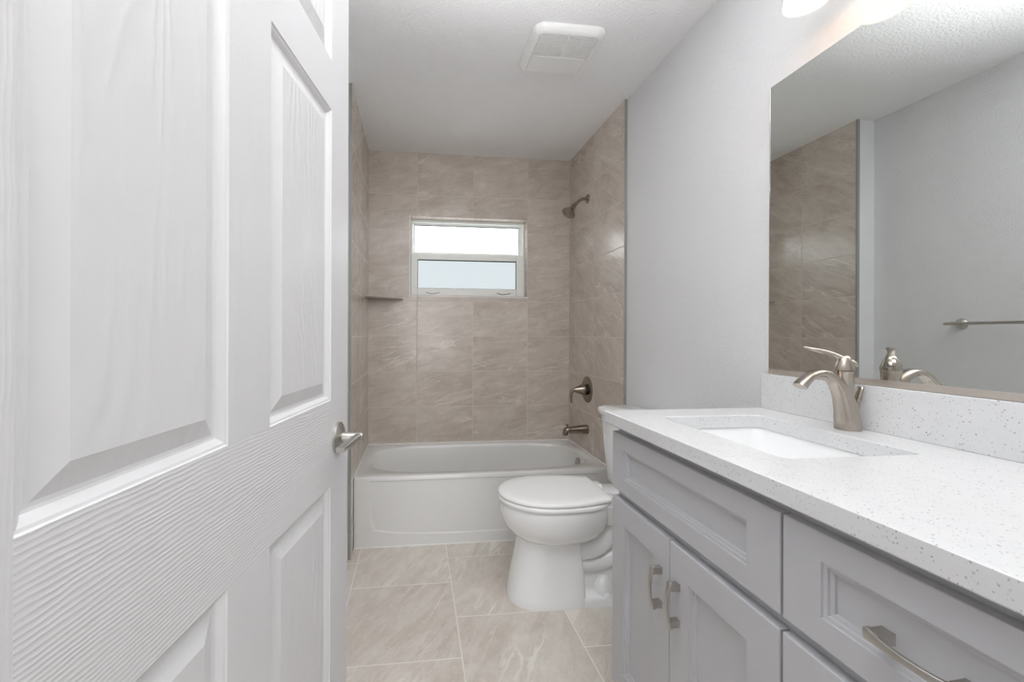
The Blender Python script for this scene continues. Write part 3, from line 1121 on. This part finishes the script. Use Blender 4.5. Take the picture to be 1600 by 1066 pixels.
# ------------------------------------------------------------------ vanity light above the mirror
LX, LZ = XW - .12, 2.036
vl = thing('vanity_light', 'vanity wall light with glowing opal glass shades above the mirror', 'lamp', (XW, .715, 2.17))
b = nb()
rings(b, [[(x, y, z) for (y, z, x) in [(p[0], p[1], XW - d) for p in rrect(.40, 1.03, 2.135, 2.235, 0, .012, 4)]] for d in (.001, .020, .024)])
link('backplate', b, 'nickel', vl, smooth=30)
for yy in (.99, .715, .44):
    b = nb()
    path = spline([(XW - .022, yy, 2.185, .009, .009), (XW - .07, yy, 2.19, .008, .008), (LX - .004, yy, 2.178, .009, .009), (LX, yy, 2.150, .012, .012)], 6)
    sweep(b, path, (0, 1, 0), 2, 14)
    lathe(b, [(.026, 0), (.026, .018), (.018, .026), (.008, .03)], (LX, yy, 2.128), (0, 0, 1), 28)
    arm = link('arm', b, 'nickel', vl)
    b = nb()
    outer = [(.0235, .137), (.030, .130), (.036, .110), (.042, .075), (.0465, .040), (.0500, .012), (.0515, .0)]
    inner_ = [(.0485, .001), (.0470, .014), (.0435, .040), (.038, .075), (.032, .108), (.026, .126)]
    lathe(b, outer + inner_, (LX, yy, LZ), (0, 0, 1), 40, cap0=True, cap1=True)
    link('lamp_shade', b, 'shade', vl)
    pl = bpy.data.lights.new('bulb', 'POINT')
    pl.energy, pl.color, pl.shadow_soft_size = LAMP_WATT, LAMP_COLOR, .018
    plo = bpy.data.objects.new('bulb', pl)
    COL.objects.link(plo)
    plo.parent = vl
    plo.location = Vector((LX, yy, LZ + .008)) - vl.location

# ------------------------------------------------------------------ exhaust fan cover on the ceiling
FCX, FCY = .641, 1.815
fn = thing('exhaust_fan', 'white square ceiling exhaust fan cover with louvres', 'fan', (FCX, FCY, ZC))
hf = .158


def fr(h, z, r):
    return rrect(FCX - h, FCX + h, FCY - h, FCY + h, z, r, 8)


b = nb()
rings(b, [fr(hf, ZC - .001, .05), fr(hf, ZC - .006, .05), fr(hf - .004, ZC - .013, .048), fr(hf - .013, ZC - .022, .042), fr(hf - .024, ZC - .0275, .03), fr(hf - .030, ZC - .028, .015), fr(hf - .032, ZC - .022, .012)])
link('cover', b, 'plastic', fn, smooth=50)
h2 = hf - .033
g = nb()
box(g, FCX - h2, FCX + h2, FCY - h2, FCY + .012, ZC - .0215, ZC - .020)
for i in range(16):
    yy = FCY - h2 + .004 + i * .0082
    box(g, FCX - h2, FCX + h2, yy, yy + .0042, ZC - .0275, ZC - .0216)
for i in range(5):
    xx = FCX - h2 + .002 + i * (2 * h2 - .008) / 4
    box(g, xx, xx + .004, FCY - h2, FCY + .012, ZC - .0270, ZC - .0214)
link('grille', g, 'plastic', fn, smooth=0)
g = nb()
box(g, FCX - h2, FCX + h2, FCY + .022, FCY + h2, ZC - .0275, ZC - .020)
link('lens_panel', g, 'plastic', fn, bevel=.002)
g = nb()
box(g, FCX - h2, FCX + h2, FCY + .013, FCY + .021, ZC - .0300, ZC - .020)
link('cross_bar', g, 'plastic', fn, bevel=.0015)

# ------------------------------------------------------------------ towel bar on the left wall, seen in the mirror
TZ = 1.2195
tw_ = thing('towel_bar', 'brushed metal towel bar on the left wall, seen in the mirror', 'towel bar', (XLW, 1.5, TZ))
for yy in (1.79, 1.19):
    b = nb()
    lathe(b, [(.026, .001), (.026, .006), (.022, .010), (.012, .016), (.0085, .030), (.0085, .062)], (XLW, yy, TZ), (1, 0, 0), 32)
    link('wall_post', b, 'steel', tw_)
b = nb()
lathe(b, [(.0, 0), (.006, .001), (.0085, .006), (.0085, .012), (.0075, .018), (.0075, .642), (.0085, .648), (.0085, .654), (.006, .659), (0, .66)], (XLW + .066, 1.16, TZ), (0, 1, 0), 24)
link('bar', b, 'steel', tw_)
